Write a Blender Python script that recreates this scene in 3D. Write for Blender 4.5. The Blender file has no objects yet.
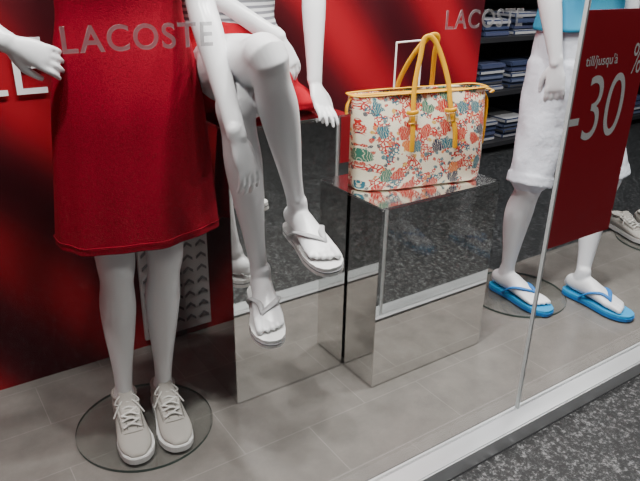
import bpy, bmesh, math, random
from mathutils import Matrix, Vector, noise
random.seed(4)
V=Vector
COL=bpy.context.collection
# ------------------------------------------------ camera
H=1.2
cam=bpy.data.cameras.new("camera"); co=bpy.data.objects.new("camera",cam); COL.objects.link(co)
cam.lens=36; cam.sensor_width=36; cam.clip_start=.02
M=Matrix.Rotation(-math.radians(34.5),3,'Z')@Matrix.Rotation(math.radians(66.5),3,'X')@Matrix.Rotation(math.radians(1.2),3,'Z')
co.matrix_world=Matrix.Translation((0,0,H))@M.to_4x4()
bpy.context.scene.camera=co
# ------------------------------------------------ materials
def mat(name,col=(.8,.8,.8),rough=.5,metal=0,**kw):
    m=bpy.data.materials.new(name); m.use_nodes=True
    b=m.node_tree.nodes["Principled BSDF"]
    b.inputs["Base Color"].default_value=(*col,1); b.inputs["Roughness"].default_value=rough; b.inputs["Metallic"].default_value=metal
    for k,v in kw.items(): b.inputs[k.replace("_"," ")].default_value=v
    return m
def N(m,t,**kw):
    n=m.node_tree.nodes.new(t)
    for k,v in kw.items(): setattr(n,k,v)
    return n
def L(m,a,b): m.node_tree.links.new(a,b)
def BS(m): return m.node_tree.nodes["Principled BSDF"]
def coords(m,scale=(1,1,1),rot=(0,0,0)):
    t=N(m,"ShaderNodeTexCoord"); mp=N(m,"ShaderNodeMapping"); L(m,t.outputs["Object"],mp.inputs[0])
    mp.inputs["Scale"].default_value=scale; mp.inputs["Rotation"].default_value=rot
    return mp.outputs[0]
def ramp(m,fac,stops,interp='LINEAR'):
    r=N(m,"ShaderNodeValToRGB"); cr=r.color_ramp; cr.interpolation=interp
    while len(cr.elements)<len(stops): cr.elements.new(.5)
    for e,(p,c) in zip(cr.elements,stops): e.position=p; e.color=(*c,1)
    L(m,fac,r.inputs[0]); return r.outputs[0]
def mixc(m,fac,a,b):
    x=N(m,"ShaderNodeMix",data_type='RGBA'); 
    L(m,fac,x.inputs[0])
    for s,v in ((x.inputs[6],a),(x.inputs[7],b)):
        if isinstance(v,tuple): s.default_value=(*v,1)
        else: L(m,v,s)
    return x.outputs[2]
def bump(m,h,strength=.3,dist=.002):
    b=N(m,"ShaderNodeBump"); b.inputs["Strength"].default_value=strength; b.inputs["Distance"].default_value=dist
    L(m,h,b.inputs["Height"]); L(m,b.outputs[0],BS(m).inputs["Normal"])
def noisetex(m,vec,scale,detail=3,rough=.5):
    n=N(m,"ShaderNodeTexNoise"); L(m,vec,n.inputs["Vector"]); n.inputs["Scale"].default_value=scale; n.inputs["Detail"].default_value=detail; n.inputs["Roughness"].default_value=rough
    return n.outputs["Fac"]

M_skin=mat("mannequin_white_gloss",(.76,.765,.78),.28)
M_skin2=mat("mannequin_white_matte",(.74,.75,.78),.4)
M_dress=mat("red_pique_fabric",(.30,.002,.014),.85)
c=coords(M_dress)
vo=N(M_dress,"ShaderNodeTexVoronoi"); L(M_dress,c,vo.inputs["Vector"]); vo.inputs["Scale"].default_value=330
L(M_dress,ramp(M_dress,vo.outputs["Distance"],[(0,(.36,.003,.022)),(.8,(.20,.001,.010))]),BS(M_dress).inputs["Base Color"]); bump(M_dress,vo.outputs["Distance"],.5,.001)
BS(M_dress).inputs["Specular IOR Level"].default_value=.12
M_redcloth=mat("red_jersey_fabric",(.34,.003,.014),.85); BS(M_redcloth).inputs["Specular IOR Level"].default_value=.12
M_mirror=mat("polished_mirror_metal",(.80,.795,.78),.03,1.0)
M_mirrortop=mat("polished_metal_top",(.88,.88,.88),.14,1.0)
M_alu=mat("brushed_aluminium",(.80,.82,.84),.35,.6)
M_black=mat("dark_seal",(.03,.03,.03),.5)
M_seal=mat("silicone_seam",(.50,.53,.53),.3)
M_white=mat("white_paint",(.8,.8,.8),.6)
M_vinyl=mat("white_vinyl_lettering",(.85,.85,.85),.5)
M_dark=mat("dark_laminate",(.02,.02,.024),.5)
M_mustard=mat("mustard_leather",(.66,.33,.008),.40)
M_brass=mat("brass_buckle",(.75,.55,.2),.3,1)
M_sole_w=mat("white_rubber",(.72,.72,.71),.55)
M_canvas=mat("greige_canvas",(.43,.41,.375),.9)
c=coords(M_canvas); bump(M_canvas,noisetex(M_canvas,c,500,1),.4,.001)
M_seam=mat("shoe_stitching",(.22,.21,.19),.9)
M_lace=mat("lace_cotton",(.68,.67,.64),.8)
M_strapg=mat("pale_grey_rubber_strap",(.40,.40,.41),.4)
M_insole=mat("grey_outline_rubber",(.20,.20,.21),.5)
M_blue=mat("blue_rubber",(.005,.15,.46),.5)
M_blue2=mat("blue_rubber_light",(.015,.30,.60),.5)
M_shorts=mat("white_cotton_shorts",(.66,.69,.77),.85)
c=coords(M_shorts); bump(M_shorts,noisetex(M_shorts,c,22,3),.5,.012)
def glassmat(name,refl,tint=(1,1,1)):
    m=bpy.data.materials.new(name); m.use_nodes=True; nt=m.node_tree; nt.nodes.clear()
    o=nt.nodes.new("ShaderNodeOutputMaterial"); t=nt.nodes.new("ShaderNodeBsdfTransparent"); t.inputs[0].default_value=(*tint,1)
    g=nt.nodes.new("ShaderNodeBsdfGlossy"); g.inputs["Roughness"].default_value=.02
    x=nt.nodes.new("ShaderNodeMixShader"); x.inputs[0].default_value=refl
    nt.links.new(t.outputs[0],x.inputs[1]); nt.links.new(g.outputs[0],x.inputs[2]); nt.links.new(x.outputs[0],o.inputs[0]); return m
M_glass=glassmat("window_glass",.03,(.97,.98,.98))
M_disc=glassmat("clear_glass_base",.05,(.955,.965,.96))
M_discedge=mat("glass_edge",(.07,.10,.09),.2)
M_letter=bpy.data.materials.new("frosted_vinyl"); M_letter.use_nodes=True
b=BS(M_letter); b.inputs["Base Color"].default_value=(.8,.8,.82,1); b.inputs["Roughness"].default_value=.6; b.inputs["Alpha"].default_value=.34
# floor tiles
M_floor=mat("warm_grey_floor_tiles",(.2,.2,.2),.22)
c=coords(M_floor)
br=N(M_floor,"ShaderNodeTexBrick"); L(M_floor,c,br.inputs["Vector"])
br.inputs["Scale"].default_value=1; br.inputs["Brick Width"].default_value=.40; br.inputs["Row Height"].default_value=.20
br.inputs["Mortar Size"].default_value=.0012; br.inputs["Mortar Smooth"].default_value=.3
br.inputs["Color1"].default_value=(.190,.176,.162,1); br.inputs["Color2"].default_value=(.176,.163,.151,1); br.inputs["Mortar"].default_value=(.25,.235,.22,1)
nz=noisetex(M_floor,c,9,5,.65)
mx=N(M_floor,"ShaderNodeMix",data_type='RGBA',blend_type='MULTIPLY'); mx.inputs[0].default_value=1
L(M_floor,br.outputs["Color"],mx.inputs[6]); L(M_floor,ramp(M_floor,nz,[(0.3,(.82,.82,.82)),(.7,(1.10,1.10,1.10))]),mx.inputs[7]); L(M_floor,mx.outputs[2],BS(M_floor).inputs["Base Color"])
def granite(name,a,bb,cc,scale,rough):
    m=mat(name,a,rough); c=coords(m)
    f=noisetex(m,c,scale,6,.8)
    L(m,ramp(m,f,[(.44,a),(.53,bb),(.62,cc)]),BS(m).inputs["Base Color"]); bump(m,f,.5,.004); return m
M_pave=granite("dark_speckled_pavement",(.006,.006,.007),(.030,.030,.031),(.22,.22,.225),75,.5)
M_granite=granite("dark_store_floor",(.010,.011,.012),(.026,.028,.030),(.11,.11,.115),60,.4)
# poster
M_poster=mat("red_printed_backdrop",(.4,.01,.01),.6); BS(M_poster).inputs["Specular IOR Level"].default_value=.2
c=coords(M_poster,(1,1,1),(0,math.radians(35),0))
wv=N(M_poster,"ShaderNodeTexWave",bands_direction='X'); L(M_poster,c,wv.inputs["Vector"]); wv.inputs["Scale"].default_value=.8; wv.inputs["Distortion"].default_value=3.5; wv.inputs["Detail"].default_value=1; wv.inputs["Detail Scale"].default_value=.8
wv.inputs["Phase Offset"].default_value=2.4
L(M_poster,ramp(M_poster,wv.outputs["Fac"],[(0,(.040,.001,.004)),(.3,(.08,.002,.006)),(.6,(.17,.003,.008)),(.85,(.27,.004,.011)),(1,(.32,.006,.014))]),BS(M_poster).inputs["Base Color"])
M_banner=mat("red_banner_print",(.42,.004,.016),.5)
M_panel=mat("grey_embossed_panel",(.50,.50,.50),.45)
M_chev=mat("chevron_relief",(.16,.16,.17),.5)
M_stripe=mat("grey_striped_jersey",(.5,.5,.5),.85); c=coords(M_stripe)
wv=N(M_stripe,"ShaderNodeTexWave",bands_direction='Z'); L(M_stripe,c,wv.inputs["Vector"]); wv.inputs["Scale"].default_value=22
L(M_stripe,ramp(M_stripe,wv.outputs["Fac"],[(.45,(.55,.55,.56)),(.55,(.15,.15,.17))]),BS(M_stripe).inputs["Base Color"])
M_bluesh=mat("turquoise_cotton_shirt",(.05,.3,.5),.8); c=coords(M_bluesh,(1,1,.35))
L(M_bluesh,ramp(M_bluesh,noisetex(M_bluesh,c,9,3),[(.3,(.01,.16,.32)),(.55,(.02,.27,.44)),(.75,(.04,.34,.48))]),BS(M_bluesh).inputs["Base Color"])
# bag print (2D print laid on x/z)
M_bag=mat("coral_reef_print",(.8,.75,.6),.45); ca=coords(M_bag)
sx_=N(M_bag,"ShaderNodeSeparateXYZ"); L(M_bag,ca,sx_.inputs[0]); cx_=N(M_bag,"ShaderNodeCombineXYZ")
ad=N(M_bag,"ShaderNodeMath",operation='MULTIPLY_ADD'); L(M_bag,sx_.outputs[1],ad.inputs[0]); ad.inputs[1].default_value=.8; L(M_bag,sx_.outputs[0],ad.inputs[2])
L(M_bag,ad.outputs[0],cx_.inputs[0]); L(M_bag,sx_.outputs[2],cx_.inputs[1]); c0=cx_.outputs[0]
def distort(scale,amt,det=2):
    ns=N(M_bag,"ShaderNodeTexNoise"); L(M_bag,c0,ns.inputs["Vector"]); ns.inputs["Scale"].default_value=scale; ns.inputs["Detail"].default_value=det
    vm=N(M_bag,"ShaderNodeVectorMath",operation='MULTIPLY_ADD'); L(M_bag,ns.outputs["Color"],vm.inputs[0]); vm.inputs[1].default_value=(amt,amt,0); L(M_bag,c0,vm.inputs[2]); return vm.outputs[0]
cd=distort(60,.016); cd2=distort(50,.034,3)
def vor(src,scale,feat='F1',off=0,rnd=1):
    mp=N(M_bag,"ShaderNodeMapping"); L(M_bag,src,mp.inputs[0]); mp.inputs["Location"].default_value=(off,off*.7,0)
    v1=N(M_bag,"ShaderNodeTexVoronoi",feature=feat,voronoi_dimensions='2D'); L(M_bag,mp.outputs[0],v1.inputs["Vector"]); v1.inputs["Scale"].default_value=scale; v1.inputs["Randomness"].default_value=rnd; return v1
def mul(a,b_):
    m3=N(M_bag,"ShaderNodeMath",operation='MULTIPLY'); L(M_bag,a,m3.inputs[0]); L(M_bag,b_,m3.inputs[1]); return m3.outputs[0]
def coral(col,scale,off,c_,z0,zs):
    ve=vor(cd,scale,'DISTANCE_TO_EDGE',off)
    lines=ramp(M_bag,ve.outputs["Distance"],[(0.15,(1,1,1)),(.19,(0,0,0))])
    mp=N(M_bag,"ShaderNodeMapping"); L(M_bag,c0,mp.inputs[0]); mp.inputs["Location"].default_value=(off,off*2,0)
    zone=ramp(M_bag,noisetex(M_bag,mp.outputs[0],zs,1),[(z0,(0,0,0)),(z0+.01,(1,1,1))])
    return mixc(M_bag,mul(lines,zone),col,c_)
m0=N(M_bag,"ShaderNodeRGB"); m0.outputs[0].default_value=(.82,.76,.58,1); col=m0.outputs[0]
RED=(.50,.006,.004); TEAL=(.0,.13,.19); NAVY=(.008,.02,.07); GRN=(.03,.16,.11); ORG=(.62,.13,.01); YEL=(.62,.33,.03)
col=coral(col,100,0,RED,.50,24)
col=coral(col,95,3.1,TEAL,.60,20)
def blobs(col,src,scale,thr,stops,off,keep,detail=90,dl=(.78,.70,.48)):
    v1=vor(src,scale,'F1',off,.9)
    mask=ramp(M_bag,v1.outputs["Distance"],[(thr,(1,1,1)),(thr+.02,(0,0,0))])
    sp=N(M_bag,"ShaderNodeSeparateColor"); L(M_bag,v1.outputs["Color"],sp.inputs[0])
    cc=ramp(M_bag,sp.outputs[0],stops,'CONSTANT')
    w=N(M_bag,"ShaderNodeTexWave"); L(M_bag,cd,w.inputs["Vector"]); w.inputs["Scale"].default_value=detail; w.inputs["Distortion"].default_value=4
    det=ramp(M_bag,w.outputs["Fac"],[(.86,(0,0,0)),(.92,(.8,.8,.8))])
    cc=mixc(M_bag,det,cc,dl)
    on=ramp(M_bag,sp.outputs[1],[(0,(0,0,0)),(keep,(1,1,1))],'CONSTANT')
    return mixc(M_bag,mul(mask,on),col,cc)
col=blobs(col,cd,56,.30,[(0,NAVY),(.2,RED),(.5,YEL),(.65,TEAL),(.85,ORG)],1.7,.45,120)
col=blobs(col,cd2,19,.33,[(0,RED),(.28,TEAL),(.48,GRN),(.6,RED),(.8,NAVY),(.9,ORG)],.3,.22,60)
L(M_bag,col,BS(M_bag).inputs["Base Color"])

# ------------------------------------------------ mesh helpers
def finish(bm,name,m,parent=None,smooth=True,matrix=None,mats=None):
    bmesh.ops.recalc_face_normals(bm,faces=bm.faces)
    me=bpy.data.meshes.new(name); bm.to_mesh(me); bm.free()
    for x in (mats or [m]): me.materials.append(x)
    if smooth:
        for p in me.polygons: p.use_smooth=True
    o=bpy.data.objects.new(name,me); COL.objects.link(o)
    if matrix is not None: o.matrix_world=matrix
    if parent: o.parent=parent
    return o
def empty(name):
    e=bpy.data.objects.new(name,None); e.empty_display_size=.1; COL.objects.link(e); return e
def box(bm,x0,x1,y0,y1,z0,z1,bev=0,mi=0):
    vs=[bm.verts.new((x,y,z)) for x in (x0,x1) for y in (y0,y1) for z in (z0,z1)]
    fs=[(0,1,3,2),(4,6,7,5),(0,4,5,1),(2,3,7,6),(0,2,6,4),(1,5,7,3)]
    F=[bm.faces.new([vs[i] for i in f]) for f in fs]
    for f in F: f.material_index=mi
    if bev:
        es=set(e for f in F for e in f.edges); bmesh.ops.bevel(bm,geom=list(es),offset=bev,segments=2,affect='EDGES')
def boxobj(name,m,dims,bev=0,parent=None,mats=None):
    bm=bmesh.new(); box(bm,*dims,bev=bev); return finish(bm,name,m,parent,smooth=False,mats=mats)
def cat(p,t):
    n=len(p)-1; i=min(int(t),n-1); f=t-i
    a=p[max(i-1,0)];b=p[i];c=p[i+1];d=p[min(i+2,n)]
    return [.5*((2*b[k])+(-a[k]+c[k])*f+(2*a[k]-5*b[k]+4*c[k]-d[k])*f*f+(-a[k]+3*b[k]-3*c[k]+d[k])*f**3) for k in range(len(b))]
def tube(bm,ctrl,ref=(0,-1,0),seg=20,sub=5,cap=True,sq=1.0,mod=None):
    ctrl=[tuple(c) if len(c)==5 else (*c,c[3]) for c in ctrl]
    n=(len(ctrl)-1)*sub; S=[cat(ctrl,i/sub) for i in range(n+1)]
    S=[(V(s[:3]),max(s[3],1e-4),max(s[4],1e-4)) for s in S]
    rings=[]; ref=V(ref)
    for i,(p,a,b) in enumerate(S):
        T=(S[min(i+1,n)][0]-S[max(i-1,0)][0]).normalized()
        A=ref-T*ref.dot(T)
        if A.length<1e-3: A=T.orthogonal()
        A.normalize(); B=T.cross(A); rings.append((p,T,A,B,a,b))
    full=[]
    if cap:
        p,T,A,B,a,b=rings[0]
        for th in (80,55,28): 
            k=math.cos(math.radians(th)); full.append((p-T*min(a,b)*math.sin(math.radians(th)),T,A,B,a*k,b*k))
    full+=rings
    if cap:
        p,T,A,B,a,b=rings[-1]
        for th in (28,55,80):
            k=math.cos(math.radians(th)); full.append((p+T*min(a,b)*math.sin(math.radians(th)),T,A,B,a*k,b*k))
    R=[]
    for j,(p,T,A,B,a,b) in enumerate(full):
        r=[]
        for k in range(seg):
            t=2*math.pi*k/seg; cx=math.cos(t); sx=math.sin(t)
            cx=math.copysign(abs(cx)**sq,cx); sx=math.copysign(abs(sx)**sq,sx)
            q=p+A*a*cx+B*b*sx
            if mod: q=mod(q,p,t,j/len(full))
            r.append(bm.verts.new(q))
        R.append(r)
    for i in range(len(R)-1):
        for k in range(seg):
            k2=(k+1)%seg; bm.faces.new((R[i][k],R[i][k2],R[i+1][k2],R[i+1][k]))
    if cap:
        bm.faces.new(list(reversed(R[0]))); bm.faces.new(R[-1])
    return R
def remesh(bm,name,m,parent,vox=.004,smooth=3):
    tmp=finish(bm,"tmp",m)
    md=tmp.modifiers.new("r",'REMESH'); md.mode='VOXEL'; md.voxel_size=vox; md.use_smooth_shade=True
    if smooth:
        s=tmp.modifiers.new("s",'SMOOTH'); s.iterations=smooth; s.factor=.5
    dg=bpy.context.evaluated_depsgraph_get(); dg.update()
    me=bpy.data.meshes.new_from_object(tmp.evaluated_get(dg)); me.name=name
    bpy.data.objects.remove(tmp)
    if not me.materials: me.materials.append(m)
    for p in me.polygons: p.use_smooth=True
    o=bpy.data.objects.new(name,me); COL.objects.link(o)
    if parent: o.parent=parent
    return o
def frame(o,f,u):
    f=V(f).normalized(); s=f.cross(V(u)).normalized(); u=s.cross(f)
    return Matrix(((s.x,f.x,u.x,o[0]),(s.y,f.y,u.y,o[1]),(s.z,f.z,u.z,o[2]),(0,0,0,1)))
# ------------------------------------------------ body parts
def lerp(a,b,t): return V(a)+(V(b)-V(a))*t
def leg(bm,hip,knee,ankle,fwd,k=1.0,shinfwd=None,thigh=1.0):
    hip,knee,ankle=V(hip),V(knee),V(ankle); f=V(fwd).normalized(); sf=V(shinfwd or fwd).normalized()
    c=[]
    for t,r,o in ((0,.088*thigh,0),(.3,.080*thigh,.006),(.6,.066*thigh,.006),(.85,.053,.002)):
        c.append((*(lerp(hip,knee,t)+f*o),r*k,r*k*.96))
    kk=(f+sf).normalized() if (f+sf).length>.1 else f
    c.append((*(knee+kk*.003),.049*k,.046*k))
    for t,r,o in ((.12,.044,-.002),(.3,.049,-.012),(.5,.043,-.012),(.75,.030,-.004),(.92,.025,0),(1.0,.027,0)):
        c.append((*(lerp(knee,ankle,t)+sf*o),r*k,r*k*.93))
    tube(bm,c,ref=f+sf if (f+sf).length>.1 else f,seg=24,sub=5)
def foot(bm,F,side=1,k=1.0):
    def T(x,y,z): return F@V((x*k,y*k,z*k))
    up=(F.to_3x3()@V((0,0,1)))
    c=[(-.052,.020,.014,.016),(-.040,.030,.026,.026),(-.012,.036,.034,.030),(.025,.036,.036,.030),(.06,.029,.029,.034),(.095,.021,.021,.039),(.125,.015,.015,.042),(.142,.012,.011,.040)]
    tube(bm,[(*T(0,y,z),a*k,b*k) for y,z,a,b in c],ref=up,seg=24,sub=4)
    tube(bm,[(*T(0,0,.085),.027*k,.025*k),(*T(0,-.004,.055),.030*k,.027*k),(*T(0,-.01,.03),.026*k,.024*k)],ref=F.to_3x3()@V((0,1,0)),seg=20)
    for i,(x,l,r) in enumerate(((-.029,.055,.0115),(-.008,.052,.0085),(.008,.046,.008),(.022,.038,.0075),(.034,.030,.0070))):
        x*=side
        tube(bm,[(*T(x,.12,.014),r*k),(*T(x,.12+l*.55,.013),r*k),(*T(x,.12+l,.009),r*.85*k)],ref=up,seg=12,sub=3)
def hand(bm,wrist,D,Nn,side=1,curl=(15,20,15),spread=.10,k=1.0,thumb_out=.8):
    wrist=V(wrist);D=V(D).normalized();Nn=V(Nn);Nn=(Nn-D*Nn.dot(D)).normalized();A=D.cross(Nn)*side
    P=lambda d,a,n=0: wrist+(D*d+A*a+Nn*n)*k
    tube(bm,[(*P(-.02,0),.018*k,.022*k),(*P(.01,0),.016*k,.024*k),(*P(.045,.001),.0145*k,.032*k),(*P(.075,0),.012*k,.034*k),(*P(.088,0),.010*k,.032*k)],ref=Nn,seg=20,sub=4)
    for i,(a,l) in enumerate(((-.0262,.068),(-.0088,.077),(.0088,.071),(.0255,.055))):
        p=P(.082,a); d=(D+A*(i-1.5)*spread).normalized(); ax=D.cross(Nn)
        pts=[(*p,.0086*k)]
        for j,fr in enumerate((.45,.31,.24)):
            d=Matrix.Rotation(-math.radians(curl[j]*(1+.12*i)),3,ax)@d
            p=p+d*l*fr*k; pts.append((*p,(.0082-.0011*j)*k))
        tube(bm,pts,ref=Nn,seg=12,sub=4)
    p=P(.018,-.018,-.006); d=(D*.75-A*thumb_out-Nn*.25).normalized()
    p1=p+d*.038*k; d2=(D*.95-A*.4*thumb_out-Nn*.25).normalized(); p2=p1+d2*.028*k; p3=p2+(D-A*.1-Nn*.25).normalized()*.022*k
    tube(bm,[(*p,.014*k),(*p1,.0112*k),(*p2,.0095*k),(*p3,.0076*k)],ref=Nn,seg=14,sub=4)
def arm(bm,sh,el,wr,k=1.0,ref=(0,-1,0)):
    sh,el,wr=V(sh),V(el),V(wr)
    c=[(*sh,.047*k,.044*k),(*lerp(sh,el,.35),.042*k,.039*k),(*lerp(sh,el,.8),.035*k,.034*k),(*el,.034*k,.034*k),(*lerp(el,wr,.22),.036*k,.034*k),(*lerp(el,wr,.6),.028*k,.027*k),(*lerp(el,wr,.93),.020*k,.023*k),(*wr,.018*k,.024*k)]
    tube(bm,c,ref=ref,seg=20,sub=4)
def torso(bm,pel,chest,neck,head,fwd=(0,-1,0),k=1.0,sw=.17):
    pel,chest,neck,head=V(pel),V(chest),V(neck),V(head)
    f=V(fwd)
    tube(bm,[(*(pel-(chest-pel)*.12),.085*k,.13*k),(*pel,.095*k,.155*k),(*lerp(pel,chest,.45),.075*k,.115*k),(*(chest+f*.01),.10*k,.14*k),(*lerp(chest,neck,.45),.075*k,sw),(*lerp(chest,neck,.75),.055,.09),(*neck,.046,.048),(*lerp(neck,head,.4),.046,.046)],ref=f,seg=28,sub=5)
    tube(bm,[(*(head-V((0,0,.085))),.055,.045),(*head,.088,.070),(*(head+V((0,0,.06))),.078,.062)],ref=f,seg=24,sub=5)
    tube(bm,[(*(head+f*.078+V((0,0,.01))),.006),(*(head+f*.092+V((0,0,-.025))),.010)],seg=10)

# ------------------------------------------------ footwear
def outline(s=1.0,side=1,sl=None):
    sl=sl or s
    prof=[(-.058,.012,.012),(-.052,.024,.022),(-.035,.033,.030),(0,.034,.031),(.04,.034,.031),(.08,.040,.037),(.12,.047,.042),(.15,.046,.040),(.175,.038,.034),(.192,.024,.022),(.198,.010,.010)]
    a=[(-xi*side*s,y*sl) for y,xi,xo in prof]; b=[(xo*side*s,y*sl) for y,xi,xo in prof]
    return a+b[::-1]
def prism(bm,pts,z0,z1,mi=0):
    a=[bm.verts.new(V((x,y,z0))) for x,y in pts]; b=[bm.verts.new(V((x,y,z1))) for x,y in pts]
    n=len(pts); fs=[bm.faces.new(a[::-1]),bm.faces.new(b)]
    for i in range(n): fs.append(bm.faces.new((a[i],a[(i+1)%n],b[(i+1)%n],b[i])))
    for f in fs: f.material_index=mi
def flipflop(parent,F,side,m_sole,m_top,m_strap,k=1.0,m_line=None):
    bm=bmesh.new(); prism(bm,outline(1.03*k,side),-.022,-.013,0); prism(bm,outline(1.035*k,side),-.013,-.010,2); prism(bm,outline(1.02*k,side),-.010,-.001,1)
    finish(bm,"sole",None,parent,smooth=False,matrix=F,mats=[m_sole,m_top,m_line or m_sole])
    bm=bmesh.new()
    toe=(-.016*side*k,.128*k)
    for sx in (-1,1):
        pts=[(toe[0],toe[1],.002,.0045,.0045),(toe[0],toe[1]-.004,.027*k,.0045,.006),(sx*.020*k,.095*k,.040*k,.0035,.009),(sx*.034*k,.06*k,.033*k,.0035,.010),(sx*.0375*k,.03*k,.008,.004,.009),(sx*.036*k,.024*k,-.004,.005,.007)]
        tube(bm,pts,ref=(0,0,1),seg=12,sub=5)
    finish(bm,"strap",m_strap,parent,matrix=F)
def sneaker(parent,F,side):
    bm=bmesh.new(); prism(bm,outline(1.06,side,1.03),0,.020)
    bmesh.ops.bevel(bm,geom=[e for e in bm.edges],offset=.002,segments=2,affect='EDGES')
    finish(bm,"rubber_sole",M_sole_w,parent,smooth=False,matrix=F)
    bm=bmesh.new()
    c=[(-.053,.040,.026,.016),(-.045,.043,.032,.028),(-.02,.045,.036,.034),(.02,.043,.034,.035),(.06,.038,.031,.037),(.10,.032,.025,.041),(.14,.028,.019,.043),(.170,.025,.014,.037),(.190,.022,.009,.022)]
    tube(bm,[(0,y,z,a,b) for y,z,a,b in c],ref=(0,0,1),seg=28,sub=4)
    ring=[(.030*math.cos(t),-.012+.040*math.sin(t),.076+.004*math.sin(t),.0055) for t in [2*math.pi*i/12 for i in range(13)]]
    tube(bm,ring,seg=10,sub=2)
    tube(bm,[(0,.075,.066,.004,.022),(0,.045,.078,.0045,.024),(0,.022,.100,.004,.020)],ref=(0,-.4,1),seg=14)
    finish(bm,"canvas_upper",M_canvas,parent,matrix=F)
    bm=bmesh.new()
    for sx in (-1,1):
        tube(bm,[(sx*.020,.118,.050,.002,.007),(sx*.021,.085,.059,.002,.007),(sx*.024,.05,.070,.002,.007),(sx*.026,.025,.077,.002,.006)],ref=(0,.2,1),seg=8)
    finish(bm,"eyelet_facing",M_canvas,parent,matrix=F)
    bm=bmesh.new()
    for sx in (-1,1):
        tube(bm,[(sx*.0125,.122,.0525,.0012),(sx*.013,.085,.0635,.0012),(sx*.015,.05,.073,.0012)],seg=6)
        tube(bm,[(sx*.0285,.122,.046,.0012),(sx*.030,.085,.055,.0012),(sx*.033,.05,.062,.0012),(sx*.0345,.02,.062,.0012)],seg=6)
    tube(bm,[(-.040,.118,.034,.0013),(-.022,.130,.0465,.0013),(0,.134,.0495,.0013),(.022,.130,.0465,.0013),(.040,.118,.034,.0013)],seg=6)
    finish(bm,"stitching",M_seam,parent,matrix=F)
    bm=bmesh.new()
    for i in range(6):
        y=.118-i*.018; z=.057+i*.0050
        tube(bm,[(-.022,y,z-.004,.0024,.0034),(0,y-.004,z+.006,.0024,.0034),(.022,y-.006,z-.003,.0024,.0034)],seg=8,sub=4,ref=(0,0,1))
        if i<5: tube(bm,[(.021*(-1)**i,y,z,.002,.003),(-.021*(-1)**i,y-.020,z+.006,.002,.003)],seg=8,sub=3,ref=(0,0,1))
    for sx in (-1,1):
        tube(bm,[(0,.022,.090,.0022),(sx*.018,.030,.094,.0022),(sx*.032,.040,.080,.0022),(sx*.018,.042,.079,.0022),(0,.026,.086,.0022)],seg=6,sub=5)
        tube(bm,[(0,.024,.088,.0022),(sx*.022,.05,.080,.0022),(sx*.040,.065,.055,.0022)],seg=6,sub=5)
    finish(bm,"laces",M_lace,parent,matrix=F)
def disc(parent,cx,cy,r,z0=0.0,h=.008):
    bm=bmesh.new(); bmesh.ops.create_cone(bm,cap_ends=True,segments=96,radius1=r,radius2=r,depth=h,matrix=Matrix.Translation((cx,cy,z0+h/2+.0005)))
    for f in bm.faces: f.material_index=0 if abs(f.normal.z)>.5 else 1
    return finish(bm,"glass_base",None,parent,smooth=False,mats=[M_disc,M_discedge])

# ================================================ ROOM
bm=bmesh.new(); box(bm,-1.2,2.02,.947,1.84,-.06,0); box(bm,2.02,5.5,.947,1.62,-.06,0)
finish(bm,"floor",M_floor,smooth=False)
boxobj("floor_store",M_granite,(-1.2,9,1.62,8,-.08,-.004))
boxobj("ground",M_pave,(-14,20,-20,.865,-.14,-.045))
boxobj("trim_window_rail",M_alu,(-1.2,5.5,.868,.942,-.045,.012),bev=.004)
boxobj("trim_window_gasket",M_black,(-1.2,5.5,.942,.947,-.045,.006))
boxobj("window_1",M_glass,(-1.2,1.349,.925,.933,.012,2.6))
W2=boxobj("window_2",M_glass,(1.355,5.5,.925,.933,.012,2.6))
boxobj("trim_glass_joint",M_seal,(1.3488,1.3552,.924,.934,.012,2.6))
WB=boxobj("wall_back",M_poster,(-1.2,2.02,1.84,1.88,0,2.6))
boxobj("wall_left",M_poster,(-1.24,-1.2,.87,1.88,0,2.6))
boxobj("ceiling",M_white,(-1.24,9,.87,8,2.6,2.65))
boxobj("wall_store_back",M_dark,(-1.2,9,6.0,6.1,0,2.6))
boxobj("wall_store_right",M_dark,(8,8.1,.9,6.0,0,2.6))
bm=bmesh.new(); box(bm,.56,.90,1.825,1.839,.03,1.0,mi=0)
for r in range(20):
    for cidx in range(7):
        x=.585+cidx*.048; z=.07+r*.045; w=.017
        for sx in (-1,1):
            vs=[V((x,1.822,z+.014)),V((x,1.822,z+.004)),V((x+sx*w,1.822,z-.010)),V((x+sx*w,1.822,z))]
            a=[bm.verts.new(v) for v in vs]; b2=[bm.verts.new(v+V((0,.004,0))) for v in vs]
            F=[bm.faces.new(a)]+[bm.faces.new((a[i],a[(i+1)%4],b2[(i+1)%4],b2[i])) for i in range(4)]
            for f in F: f.material_index=1
finish(bm,"embossed_display_panel",None,smooth=False,mats=[M_panel,M_chev])

# ================================================ PLINTHS
def plinth(name,x0,x1,y0,y1,h):
    e=empty(name); boxobj("mirror_body",M_mirror,(x0,x1,y0,y1,.002,h-.006),bev=.0012,parent=e)
    boxobj("mirror_top",M_mirrortop,(x0-.0005,x1+.0005,y0-.0005,y1+.0005,h-.006,h),bev=.0012,parent=e)
    return e
plinth("mirrored_plinth",.678,1.054,1.397,1.76,.82)
plinth("mirrored_plinth",1.060,1.530,1.247,1.62,.59)

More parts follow.
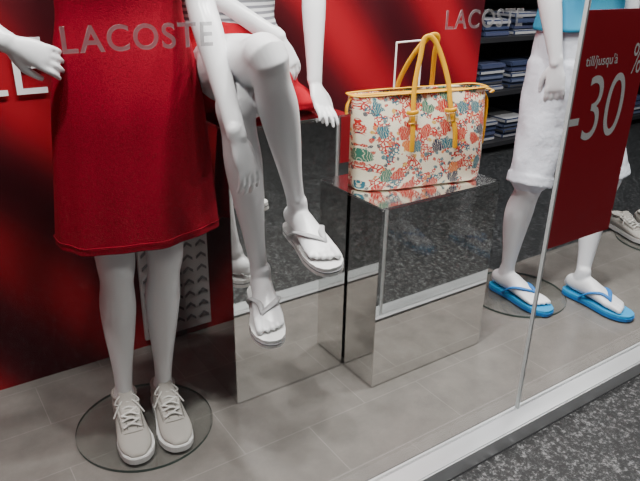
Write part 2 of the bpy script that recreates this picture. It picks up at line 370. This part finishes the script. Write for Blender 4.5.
# ================================================ LEFT MANNEQUIN + DRESS
e=empty("mannequin")
bm=bmesh.new()
leg(bm,(.40,1.47,.90),(.393,1.465,.50),(.385,1.505,.09),(-.15,-1,0),1.0)
leg(bm,(.54,1.47,.90),(.515,1.455,.50),(.492,1.490,.09),(-.1,-1,0),1.0)
F0=frame((.385,1.505,.009),(-.17,-1,0),(0,0,1)); F1=frame((.492,1.490,.009),(-.16,-1,0),(0,0,1))
for F in (F0,F1):
    tube(bm,[(*(F@V((0,0,.09))),.027),(*(F@V((0,.0,.05))),.028)],seg=16)
torso(bm,(.475,1.48,.93),(.475,1.475,1.26),(.475,1.49,1.50),(.475,1.48,1.64))
arm(bm,(.315,1.48,1.40),(.09,1.53,1.16),(.222,1.42,1.045),.95)
hand(bm,(.224,1.418,1.043),(.9,-.12,-.42),(-.1,-1,.25),side=-1,curl=(12,28,18),k=.82,spread=.06,thumb_out=.55)
arm(bm,(.635,1.48,1.40),(.615,1.37,1.11),(.598,1.185,.862),.95)
hand(bm,(.598,1.184,.859),(.27,-.08,-1),(.35,-.9,0),side=1,curl=(8,14,12),k=.88,spread=.08,thumb_out=.6)
remesh(bm,"body",M_skin,e,.0038,3)
disc(e,.42,1.455,.185)
def fold(q,p,t,j):
    s=max(0,(1.05-q.z)/.5)
    d=(q-p); r=d.length
    w=.005*s*math.sin(7*t+2.0*math.sin(q.z*4))+.003*s*math.sin(13*t+1)
    return q+d/r*w if r>0 else q
bm=bmesh.new()
dz=[(.572,.126,.203),(.60,.125,.201),(.70,.124,.192),(.80,.122,.183),(.90,.120,.174),(1.0,.108,.158),(1.10,.094,.137),(1.2,.103,.145),(1.30,.112,.158),(1.38,.090,.165),(1.43,.07,.12)]
tube(bm,[(.472,1.475,z,a,b) for z,a,b in dz],seg=72,sub=5,cap=False,mod=fold)
o=finish(bm,"red_dress",M_dress); md=o.modifiers.new("s",'SOLIDIFY'); md.thickness=.003
bm=bmesh.new()
tube(bm,[(.472,1.475,.590,.1268,.2038),(.472,1.475,.592,.1268,.2036)],seg=72,sub=2,cap=False,mod=fold)
hs=finish(bm,"hem_stitching",M_dress,o); md=hs.modifiers.new("s",'SOLIDIFY'); md.thickness=.0015; md.offset=1
e=empty("canvas_sneakers")
sneaker(e,F0,1); sneaker(e,F1,-1)

# ================================================ SEATED MANNEQUIN
e=empty("mannequin")
bm=bmesh.new()
hA=(.715,1.54,.93); kA=(.660,1.165,1.02); aA=(.80,1.27,.645)
hB=(.86,1.55,.905); kB=(.635,1.26,.905); aB=(.72,1.325,.455)
leg(bm,hA,kA,aA,(.1,-.2,1),.98,shinfwd=(-.6,-.75,-.3))
leg(bm,hB,kB,aB,(-.2,-.3,1),.98,shinfwd=(-.4,-1,-.15))
FA=frame((.805,1.268,.575),(-.14,-1,-.10),(-.10,-.1,1)); FB=frame((.722,1.322,.385),(-.38,-1,-.10),(0,-.1,1))
foot(bm,FA,1,.95); foot(bm,FB,-1,.95)
torso(bm,(.79,1.585,.93),(.805,1.625,1.24),(.81,1.64,1.47),(.81,1.63,1.61))
arm(bm,(.975,1.62,1.38),(1.02,1.54,1.13),(.975,1.46,.905),.93)
hand(bm,(.974,1.458,.900),(-.04,-.50,-.62),(.15,-1,.6),side=1,curl=(-14,10,18),k=.84,spread=.09)
arm(bm,(.64,1.62,1.38),(.70,1.58,1.13),(.87,1.47,1.02),.93)
hand(bm,(.87,1.47,1.02),(.35,-.35,-.90),(.1,-.8,.6),side=-1,curl=(15,20,15),k=.82,spread=.07)
remesh(bm,"body",M_skin,e,.0038,3)
e2=empty("flip_flops")
flipflop(e2,FA,1,M_sole_w,M_sole_w,M_strapg,.97,M_insole); flipflop(e2,FB,-1,M_sole_w,M_sole_w,M_strapg,.97,M_insole)
bm=bmesh.new()
wr=lambda q,p,t,j: q+(q-p)*.03*math.sin(9*q.z*8+3*t)
tube(bm,[(.792,1.59,.985,.102,.148),(.795,1.60,1.03,.096,.138),(.80,1.615,1.12,.092,.130),(.805,1.62,1.24,.115,.150),(.808,1.63,1.34,.10,.175),(.81,1.635,1.40,.075,.14)],seg=40,sub=5,cap=False,mod=wr)
o=finish(bm,"striped_top",M_stripe); md=o.modifiers.new("s",'SOLIDIFY'); md.thickness=.003
bm=bmesh.new()
tube(bm,[(.79,1.585,.90,.108,.165),(.79,1.585,.95,.112,.17),(.792,1.59,1.0,.10,.150)],seg=32)
for h,k2,t1 in ((hA,kA,.10),(hB,kB,.24)):
    p0,p1,p2=V(h),lerp(h,k2,t1*.5),lerp(h,k2,t1)
    tube(bm,[(*p0,.096,.10),(*p1,.092,.098),(*p2,.090,.096)],ref=(0,0,1),seg=28)
tube(bm,[(.86,1.53,.875,.055,.10),(.93,1.52,.862,.042,.10),(.985,1.51,.846,.026,.085)],ref=(0,0,1),seg=24,mod=lambda q,p,t,j:q+(q-p)*.06*math.sin(5*t+q.x*60))
remesh(bm,"red_shorts",M_redcloth,None,.006,4)

# ================================================ RIGHT MANNEQUIN
e=empty("mannequin")
bm=bmesh.new()
hL=(1.97,1.43,.90);kL=(1.875,1.40,.48);aL=(1.895,1.455,.09)
hR=(2.13,1.42,.90);kR=(2.20,1.30,.48);aR=(2.115,1.27,.09)
leg(bm,hL,kL,aL,(-.05,-1,0),1.06); leg(bm,hR,kR,aR,(0,-1,0),1.06)
GL=frame((1.895,1.452,.029),(-.02,-1,0),(0,0,1)); GR=frame((2.115,1.265,.029),(.02,-1,0),(0,0,1))
foot(bm,GL,1,1.06); foot(bm,GR,-1,1.06)
torso(bm,(2.05,1.43,.95),(2.05,1.43,1.30),(2.05,1.44,1.55),(2.05,1.43,1.69),k=1.1,sw=.2)
arm(bm,(1.86,1.43,1.44),(1.845,1.42,1.14),(1.865,1.36,.91),1.05)
hand(bm,(1.865,1.358,.907),(.05,-.08,-1),(-.75,-.6,0),side=-1,curl=(12,18,14),k=.95,spread=.05,thumb_out=.55)
arm(bm,(2.25,1.43,1.44),(2.29,1.42,1.14),(2.28,1.36,.90),1.05)
hand(bm,(2.28,1.358,.897),(-.03,-.08,-1),(.6,-.8,0),side=1,curl=(14,20,15),k=.9,spread=.04,thumb_out=.45)
remesh(bm,"body",M_skin2,e,.0042,2)
disc(e,1.93,1.42,.19)
e2=empty("flip_flops")
flipflop(e2,GL,1,M_blue,M_blue2,M_blue,1.10); flipflop(e2,GR,-1,M_blue,M_blue2,M_blue,1.10)
bm=bmesh.new()
tube(bm,[(2.05,1.43,.82,.12,.165),(2.05,1.43,.92,.120,.172),(2.05,1.43,1.0,.115,.165)],seg=36)
def crease(q,p,t,j): return q+(q-p)*(.03*math.sin(4*t+q.z*14)+.018*math.sin(3*t-q.z*40))
for h,k2 in ((hL,kL),(hR,kR)):
    tube(bm,[(h[0],h[1],h[2]-.02,.104,.100),(*lerp(h,k2,.35),.092,.090),(*lerp(h,k2,.7),.080,.079),(*lerp(h,k2,.92),.079,.077)],seg=40,sub=6,mod=crease)
    T=(V(k2)-V(h)).normalized()
    bmesh.ops.create_cone(bm,cap_ends=True,segments=48,radius1=.081,radius2=.082,depth=.036,matrix=Matrix.Translation(lerp(h,k2,.965))@T.to_track_quat('Z','Y').to_matrix().to_4x4())
remesh(bm,"white_bermuda_shorts",M_shorts,None,.005,1)
bm=bmesh.new()
tube(bm,[(2.05,1.43,1.005,.126,.180),(2.05,1.43,1.10,.115,.165),(2.05,1.43,1.28,.13,.18),(2.05,1.43,1.42,.11,.21),(2.05,1.43,1.49,.08,.12)],seg=40,sub=5,cap=False,mod=lambda q,p,t,j:q+(q-p)*.03*math.sin(6*t+q.z*20))
o=finish(bm,"blue_shirt",M_bluesh); md=o.modifiers.new("s",'SOLIDIFY'); md.thickness=.004
e=empty("white_sneakers")
sneaker(e,frame((2.90,1.60,.009),(-.3,-1,0),(0,0,1)),1); sneaker(e,frame((3.04,1.54,.009),(-.1,-1,0),(0,0,1)),-1)
disc(e,2.95,1.42,.19)

# ================================================ BAG
u=V((.973,-.229,0)); v=V((.229,.973,0))
BM=Matrix(((u.x,v.x,0,1.294),(u.y,v.y,0,1.392),(0,0,1,.592),(0,0,0,1)))
bag=empty("floral_tote_bag")
bm=bmesh.new()
secs=[(0,.060,.200),(.012,.070,.208),(.08,.072,.211),(.16,.064,.213),(.23,.050,.216),(.272,.040,.217)]
tube(bm,[(0,0,z,b,a) for z,b,a in secs],ref=(0,1,0),seg=80,sub=5,cap=False,sq=.42,mod=lambda q,p,t,j:q+V((0,.004*math.sin(q.x*23+q.z*9),.004*math.sin(q.x*9) if q.z>.2 else 0)))
bm.verts.ensure_lookup_table(); bm.faces.new(list(reversed(bm.verts[:80])))
o=finish(bm,"bag_body",M_bag,bag,matrix=BM); md=o.modifiers.new("s",'SOLIDIFY'); md.thickness=.003
bm=bmesh.new()
pts=[]
for k in range(49):
    t=2*math.pi*k/48; cx=math.cos(t);sx=math.sin(t)
    pts.append((math.copysign(abs(sx)**.42,sx)*-.219,math.copysign(abs(cx)**.42,cx)*.041,.274+.004*math.sin(-2*sx),.0022,.005))
tube(bm,pts,ref=(0,0,1),seg=10,sub=2)
tube(bm,[(-.21,0,.268,.003,.010),(0,0,.270,.003,.012),(.222,0,.268,.003,.010),(.245,-.01,.258,.003,.009)],ref=(0,0,1),seg=10,sub=6)
def strap(bm,pts,w=.0085,th=.0022,ref=(0,-1,0)): tube(bm,[(*p,th,w) for p in pts],ref=ref,seg=10,sub=8,sq=.6)
for sy in (-1,1):
    lean=-.01 if sy<0 else .03
    pl=[(-.062,sy*.077,.115),(-.060,sy*.072,.17),(-.058,sy*.060,.235),(-.050,sy*.045,.30),(-.028+lean*.3,sy*.030,.37),(-.008+lean,sy*.022,.418),(.020+lean,sy*.022,.418),(.040+lean*.3,sy*.030,.37),(.058,sy*.045,.30),(.064,sy*.060,.235),(.078,sy*.072,.17),(.082,sy*.077,.115)]
    pl=[(x+.01,y,z) for x,y,z in pl]
    strap(bm,pl,.0075,.003)
    for x0 in (-.052,.072):
        strap(bm,[(x0-.016,sy*.064,.225),(x0,sy*.066,.222),(x0+.018,sy*.064,.225)],.006,.003)
for sx in (-1,1):
    strap(bm,[(sx*.214,0,.262),(sx*.230,-.008,.235),(sx*.229,-.014,.16),(sx*.226,-.016,.105)],.0085,.0025,ref=(sx,0,0))
finish(bm,"leather_trim_and_handles",M_mustard,bag,matrix=BM)
bm=bmesh.new()
for x0 in (-.052,.072):
    c=[(x0+a*.012,-.072,.205+b2*.011,.0016) for a,b2 in ((-1,-1),(1,-1),(1,1),(-1,1),(-1,-1))]
    for i in range(4): tube(bm,[c[i],c[i+1]],seg=8,sub=1)
finish(bm,"buckles",M_brass,bag,matrix=BM)
bm=bmesh.new()
P=lambda x,y,z: BM@V((x,y,z))
for a,b2 in (((-.03,.10,.006),(-.03,.10,.395)),((-.03,.10,.395),(.055,.10,.400)),((.055,.10,.400),(.055,.10,.006))):
    tube(bm,[(*P(*a),.0028),(*P(*b2),.0028)],seg=10,sub=2)
for xx in (-.03,.055): bmesh.ops.create_cone(bm,cap_ends=True,segments=32,radius1=.03,radius2=.03,depth=.004,matrix=Matrix.Translation(P(xx,.10,.002)))
finish(bm,"wire_bag_stand",M_white)

# ================================================ TEXT / BANNER
def text(name,body,x,y,z,size,m,sx=1,sp=1.0,parent=None,thick=0):
    cu=bpy.data.curves.new(name,"FONT"); cu.body=body; cu.size=size; cu.extrude=.0004; cu.space_character=sp; cu.offset=thick
    t=bpy.data.objects.new("tmp",cu); COL.objects.link(t)
    dg=bpy.context.evaluated_depsgraph_get(); dg.update()
    me=bpy.data.meshes.new_from_object(t.evaluated_get(dg)); bpy.data.objects.remove(t)
    me.materials.clear(); me.materials.append(m); me.name=name
    o=bpy.data.objects.new(name,me); COL.objects.link(o)
    o.matrix_world=Matrix.Translation((x,y,z))@Matrix.Rotation(math.radians(90),4,'X')@Matrix.Diagonal((sx,1,1,1))
    if parent: o.parent=parent
    return o
text("window_lettering","LACOSTE",.211,.9345,1.080,.050,M_letter,.98,1.12,thick=.0006)
text("window_lettering","LACOSTE",.921,.9345,1.086,.050,M_letter,.98,1.12,thick=.0004)
text("backdrop_lettering","SALE",-.055,1.832,.865,.215,M_vinyl,.95,1.0,WB,-.002)
ban=empty("sale_banner")
boxobj("banner_sheet",M_banner,(1.359,1.645,.9358,.9378,.515,1.112),parent=ban)
bm=bmesh.new()
for x in (1.375,1.629):
    tube(bm,[(x,.9368,1.10,.0009),(x,.9368,2.599,.0009)],seg=8,sub=1)
finish(bm,"hanging_wires",M_seal,ban)
text("banner_number","-30",1.360,.9350,.800,.235,M_vinyl,.74,1.0,ban,-.002)
text("banner_percent","%",1.586,.9350,.955,.11,M_vinyl,.62,1.0,ban,-.001)
text("banner_caption","till/jusqu'à",1.395,.9350,.985,.034,M_vinyl,.95,1.0,ban)

# ================================================ STORE INTERIOR
sh=empty("clothing_shelf")
for z in (.05,.40,.75,1.10,1.45):
    boxobj("shelf_board",M_dark,(2.9,5.6,2.9,3.4,z,z+.03),parent=sh)
for x in (2.88,4.2,5.6): boxobj("shelf_side",M_dark,(x,x+.03,2.9,3.4,-.004,1.6),parent=sh)
boxobj("shelf_back",M_dark,(2.88,5.63,3.4,3.42,-.004,1.6),parent=sh)
cols=[(.03,.045,.11),(.30,.30,.33),(.04,.04,.05),(.10,.12,.20),(.42,.42,.44),(.05,.06,.13)]
cm=[mat("folded_cotton_%d"%i,c,.9) for i,c in enumerate(cols)]
bm=bmesh.new()
for z in (.08,.43,.78,1.13):
    x=2.97
    while x<5.3:
        n=random.randint(3,5); ci=random.randrange(6)
        for k in range(n):
            box(bm,x,x+.24,2.93+random.random()*.02,3.3,z+k*.036,z+k*.036+.032,bev=.008,mi=(ci+k)%6)
        x+=.28+random.random()*.06
finish(bm,"folded_clothes",None,sh,smooth=False,mats=cm)

# ================================================ LIGHTS
def area(name,loc,tgt,size,power,col=(1,.975,.94)):
    l=bpy.data.lights.new(name,'AREA'); l.shape='DISK'; l.size=size; l.energy=power; l.color=col
    o=bpy.data.objects.new(name,l); COL.objects.link(o); o.location=loc
    o.rotation_euler=(V(tgt)-V(loc)).to_track_quat('-Z','Y').to_euler()
for i,x in enumerate((-.2,.5,1.1,1.75,2.5)):
    area("window_downlight",(x,1.02,2.55),(x+.1,1.50,.5),.12,31)
    bm=bmesh.new(); bmesh.ops.create_cone(bm,cap_ends=True,segments=32,radius1=.09,radius2=.09,depth=.03,matrix=Matrix.Translation((x,1.02,2.585)))
    finish(bm,"ceiling_downlight",M_white,smooth=False)
area("window_fill_light",(.9,1.35,2.57),(.9,1.3,0),.5,18)
area("store_light",(4.2,4.2,2.5),(3.8,3.6,0),1.0,25)
area("store_light",(3.5,2.0,2.5),(3.6,3.0,.6),.6,40)
area("street_light",(2.5,-2.5,4.5),(1.0,.6,0),.6,70,(1,.95,.9))
w=bpy.data.worlds.new("world"); bpy.context.scene.world=w; w.use_nodes=True
w.node_tree.nodes["Background"].inputs[0].default_value=(.7,.7,.72,1); w.node_tree.nodes["Background"].inputs[1].default_value=.07
